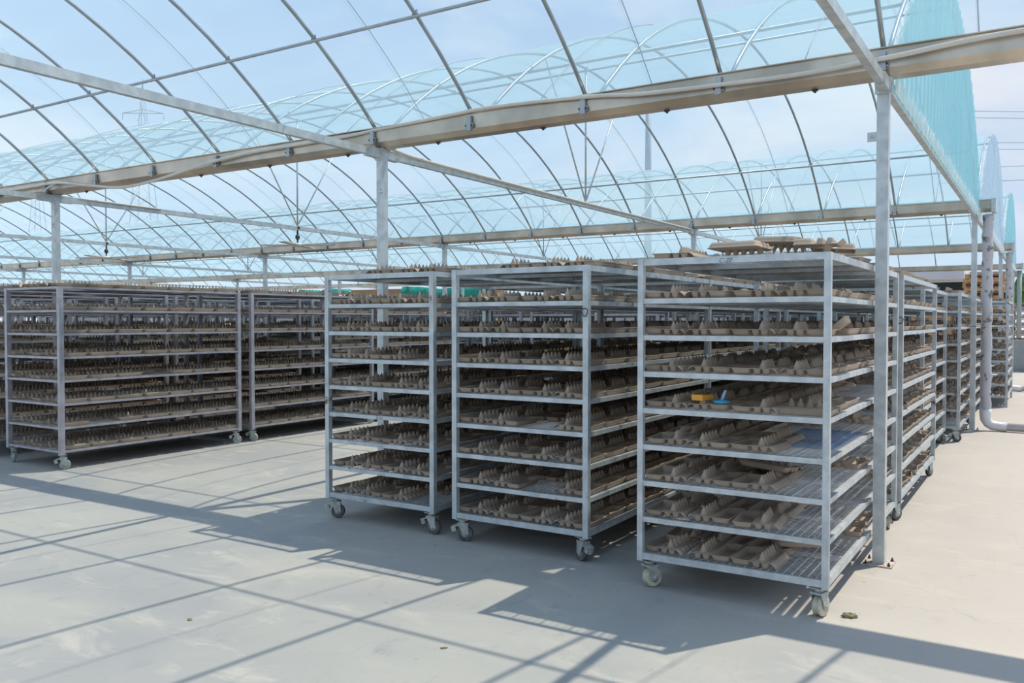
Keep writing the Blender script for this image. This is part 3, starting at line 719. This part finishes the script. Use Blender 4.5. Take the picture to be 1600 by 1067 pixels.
# ------------------------------------------------------------------ pallets, shed, tarps in the background
pm = MB()
for k in range(7): pm.box(-.55, .55, -.55+k*.168, -.55+k*.168+.10, .118, .14)
for x in (-.55, -.05, .45): pm.box(x, x+.10, -.55, .56, .022, .118)
for k in range(3): pm.box(-.55, .55, -.55+k*.505, -.55+k*.505+.10, 0, .022)
pal1 = pm.mesh('pallet', M_wood); pal2 = pm.mesh('pallet_old', M_woodold)
for si, (x, y, n_, m_, nm) in enumerate(((-1.72, 30.8, 21, pal1, 'tall orange-brown stack behind the wrapped pipe'), (-3.1, 30.2, 17, pal1, 'lower orange-brown stack left of the tall one'), (-.55, 35.5, 15, pal2, 'pinkish weathered stack at far right'), (.75, 36.0, 16, pal2, 'last weathered stack at the right edge'), (-4.6, 30.6, 14, pal2, 'weathered stack under the white canopy'))):
    for k in range(n_):
        thing('wooden_pallet', f'wooden pallet, {ordw(k+1)} from the ground in the {nm}', 'pallet', 'stacked wooden pallets', m_, (x+random.uniform(-.03, .03), y+random.uniform(-.03, .03), k*.1405), (0, 0, random.uniform(-.03, .03)+(math.pi/2 if k % 2 else 0)))
mb = MB(); mb.box(-9.0, -2.35, 31.6, 34.0, 2.86, 3.17)
cp = thing('canopy', 'white flat canopy slab of the far shed above the pallets', 'canopy', None, mb.mesh('canopy', M_white))
mb = MB()
for x in (-8.8, -5.6, -2.45): mb.box(x-.06, x+.06, 33.8, 33.92, 0, 2.86)
link('canopy_post', mb.mesh('canopy_post', M_galv), cp)
mb = MB(); mb.box(-12, -1.2, 38, 38.3, 0, 3.25); sh = thing('shed', 'shed wall coloured dark for its shaded interior, behind the white canopy and pallets', 'shed', None, mb.mesh('shed_wall', M_shed))
mb = MB(); mb.box(-12.3, -1.0, 37.2, 40, 3.25, 3.36); link('shed_roof', mb.mesh('shed_roof', M_greywall), sh)
mb = MB(); mb.box(-1.35, 3, 28.9, 29.05, 0, .92); mb.box(-1.35, 3, 28.88, 28.9, .08, .14)
thing('low_wall', 'low grey wall crossing behind the farthest post on the right', 'wall', None, mb.mesh('low_wall', M_greywall))
mb = MB(); mb.box(-75, -9, 41, 41.4, 0, 2.6); thing('boundary_wall', 'long grey boundary wall far behind the racks', 'wall', None, mb.mesh('boundary', M_greywall))
def tarp(x0, x1, label, seed):
    rn = random.Random(seed); mb = MB(); vs = []; n_, m_ = 40, 12
    for j in range(m_+1):
        for i in range(n_+1):
            u = i/n_; v = j/m_; x = x0+(x1-x0)*u
            top = 2.58+.05*math.sin(u*9+seed)
            if v < .35: y = 22.2+.9*(1-v/.35); z = top
            else: y = 22.2-.05-.06*math.sin(u*28+3*math.sin(u*5)+v*3)-.03*math.sin(u*61); z = top-(v-.35)/.65*(top-.5)
            vs.append((x, y, z+.015*math.sin(u*40+v*20)))
    mb.add(vs, [(j*(n_+1)+i, j*(n_+1)+i+1, (j+1)*(n_+1)+i+1, (j+1)*(n_+1)+i) for j in range(m_) for i in range(n_)], True)
    return thing('tarpaulin', label, 'tarpaulin', None, mb.mesh('tarp', M_tarp))
tarp(-18.35, -14.7, 'green tarpaulin over goods behind the racks, right of the boards', 1)
tarp(-23.2, -20.75, 'green tarpaulin over goods behind the racks, left of the boards', 2)
mb = MB(); mb.box(-18.3, -14.75, 22.35, 23.0, 0, 2.5); mb.box(-23.1, -20.8, 22.35, 23.0, 0, 2.5)
for x0, x1, lb_ in ((-18.3, -14.75, 'right'), (-23.1, -20.8, 'left')):
    mb = MB(); mb.box(x0, x1, 22.4, 23.0, 0, 2.5); mb.box(x0+.1, x1-.1, 22.36, 22.4, .3, 2.3)
    thing('goods_crate', f'large wooden crate hidden beneath the {lb_} green tarpaulin', 'crate', None, mb.mesh('crate', M_wood))
for k in range(9):
    mb = MB(); z0 = .02+k*.284; mb.box(-20.65, -18.45, 22.25, 23.0, z0, z0+.27); mb.box(-20.6, -18.5, 22.27, 22.9, z0-.014, z0)
    thing('board_bundle', f'tan bundle of boards between the green tarpaulins, {ordw(k+1)} from the ground', 'boards', 'bundles of boards', mb.mesh('boards', M_wood))

# ------------------------------------------------------------------ far away: pylons, wires, tree
def pylon(x, y, h, w, label, arms):
    mb = MB(); r = .09
    for sx_, sy_ in ((-1, -1), (-1, 1), (1, -1), (1, 1)): mb.tube([(sx_*w, sy_*w, 0), (sx_*w*.3, sy_*w*.3, h*.7), (0, 0, h)], r, 4)
    nseg = 12
    for k in range(nseg):
        z0 = h*.9*k/nseg; z1 = h*.9*(k+1)/nseg; w0 = w*(1-.9*k/nseg*.95); w1 = w*(1-.9*(k+1)/nseg*.95)
        mb.tube([(-w0, -w0, z0), (w1, -w1, z1)], r*.6, 4); mb.tube([(w0, -w0, z0), (-w1, -w1, z1)], r*.6, 4)
    o = thing('power_pylon', label, 'pylon', None, mb.mesh('pylon', M_pylon), (x, y, 0), (0, 0, math.radians(35)))
    for z, a in arms:
        mb = MB(); mb.tube([(-a, 0, z), (0, 0, z+.9), (a, 0, z)], r, 4); mb.tube([(-a, 0, z), (a, 0, z)], r, 4)
        for s_ in (-1, 1): mb.tube([(s_*a, 0, z), (s_*a, 0, z-1.6)], .07, 4)
        link('crossarm', mb.mesh('crossarm', M_pylon), o)
pylon(-174.5, 120, 56.5, 4.0, 'distant lattice power pylon seen through the roof film at upper left', [(48.5, 4.6), (42, 3.6)])
pylon(-215, 118, 44, 3.2, 'smaller distant power pylon seen through the film left of the tall one', [(38, 4)])
mb = MB(); mb.tube([(0, 0, 0), (0, 0, 24), (0, 0, 35.5)], [.62, .5, .38], 10); mb.box(-.7, .7, -.1, .1, 34.2, 34.5)
thing('mast', 'slim distant grey mast seen through the film above the middle', 'mast', None, mb.mesh('mast', M_pylon), (-51.3, 120, 0))
for k, (z0, z1) in enumerate(((18.5, 18.3), (20.2, 20.0), (22.8, 21.8), (23.6, 22.6), (26.8, 25.4), (27.6, 26.2))):
    mb = MB(); mb.tube([(-12, 120, z0+.3), (0, 120, z1), (14, 120, z1-1.2)], .035, 4)
    thing('power_line', f'thin power line in the sky at the right edge, {ordw(k+1)} from the bottom', 'cable', 'power lines', mb.mesh('cable', M_pylon))
tr = thing('tree', 'green tree top far away at the right edge', 'tree', None, None, (-.3, 62, 0))
mb = MB(); mb.tube([(0, 0, 0), (0, 0, 3.5)], [.25, .12], 8); link('trunk', mb.mesh('trunk', M_bark), tr)
bm = bmesh.new(); rr_ = random.Random(3)
for k in range(26):
    bmesh.ops.create_icosphere(bm, subdivisions=2, radius=rr_.uniform(.4, .8), matrix=Matrix.Translation((rr_.gauss(0, .8), rr_.gauss(0, .8), rr_.uniform(2.6, 4.6))))
for v in bm.verts: v.co += Vector((rr_.gauss(0, .06), rr_.gauss(0, .06), rr_.gauss(0, .06)))
me = bpy.data.meshes.new('crown'); bm.to_mesh(me); bm.free(); me.materials.append(M_leaf); link('crown', me, tr)
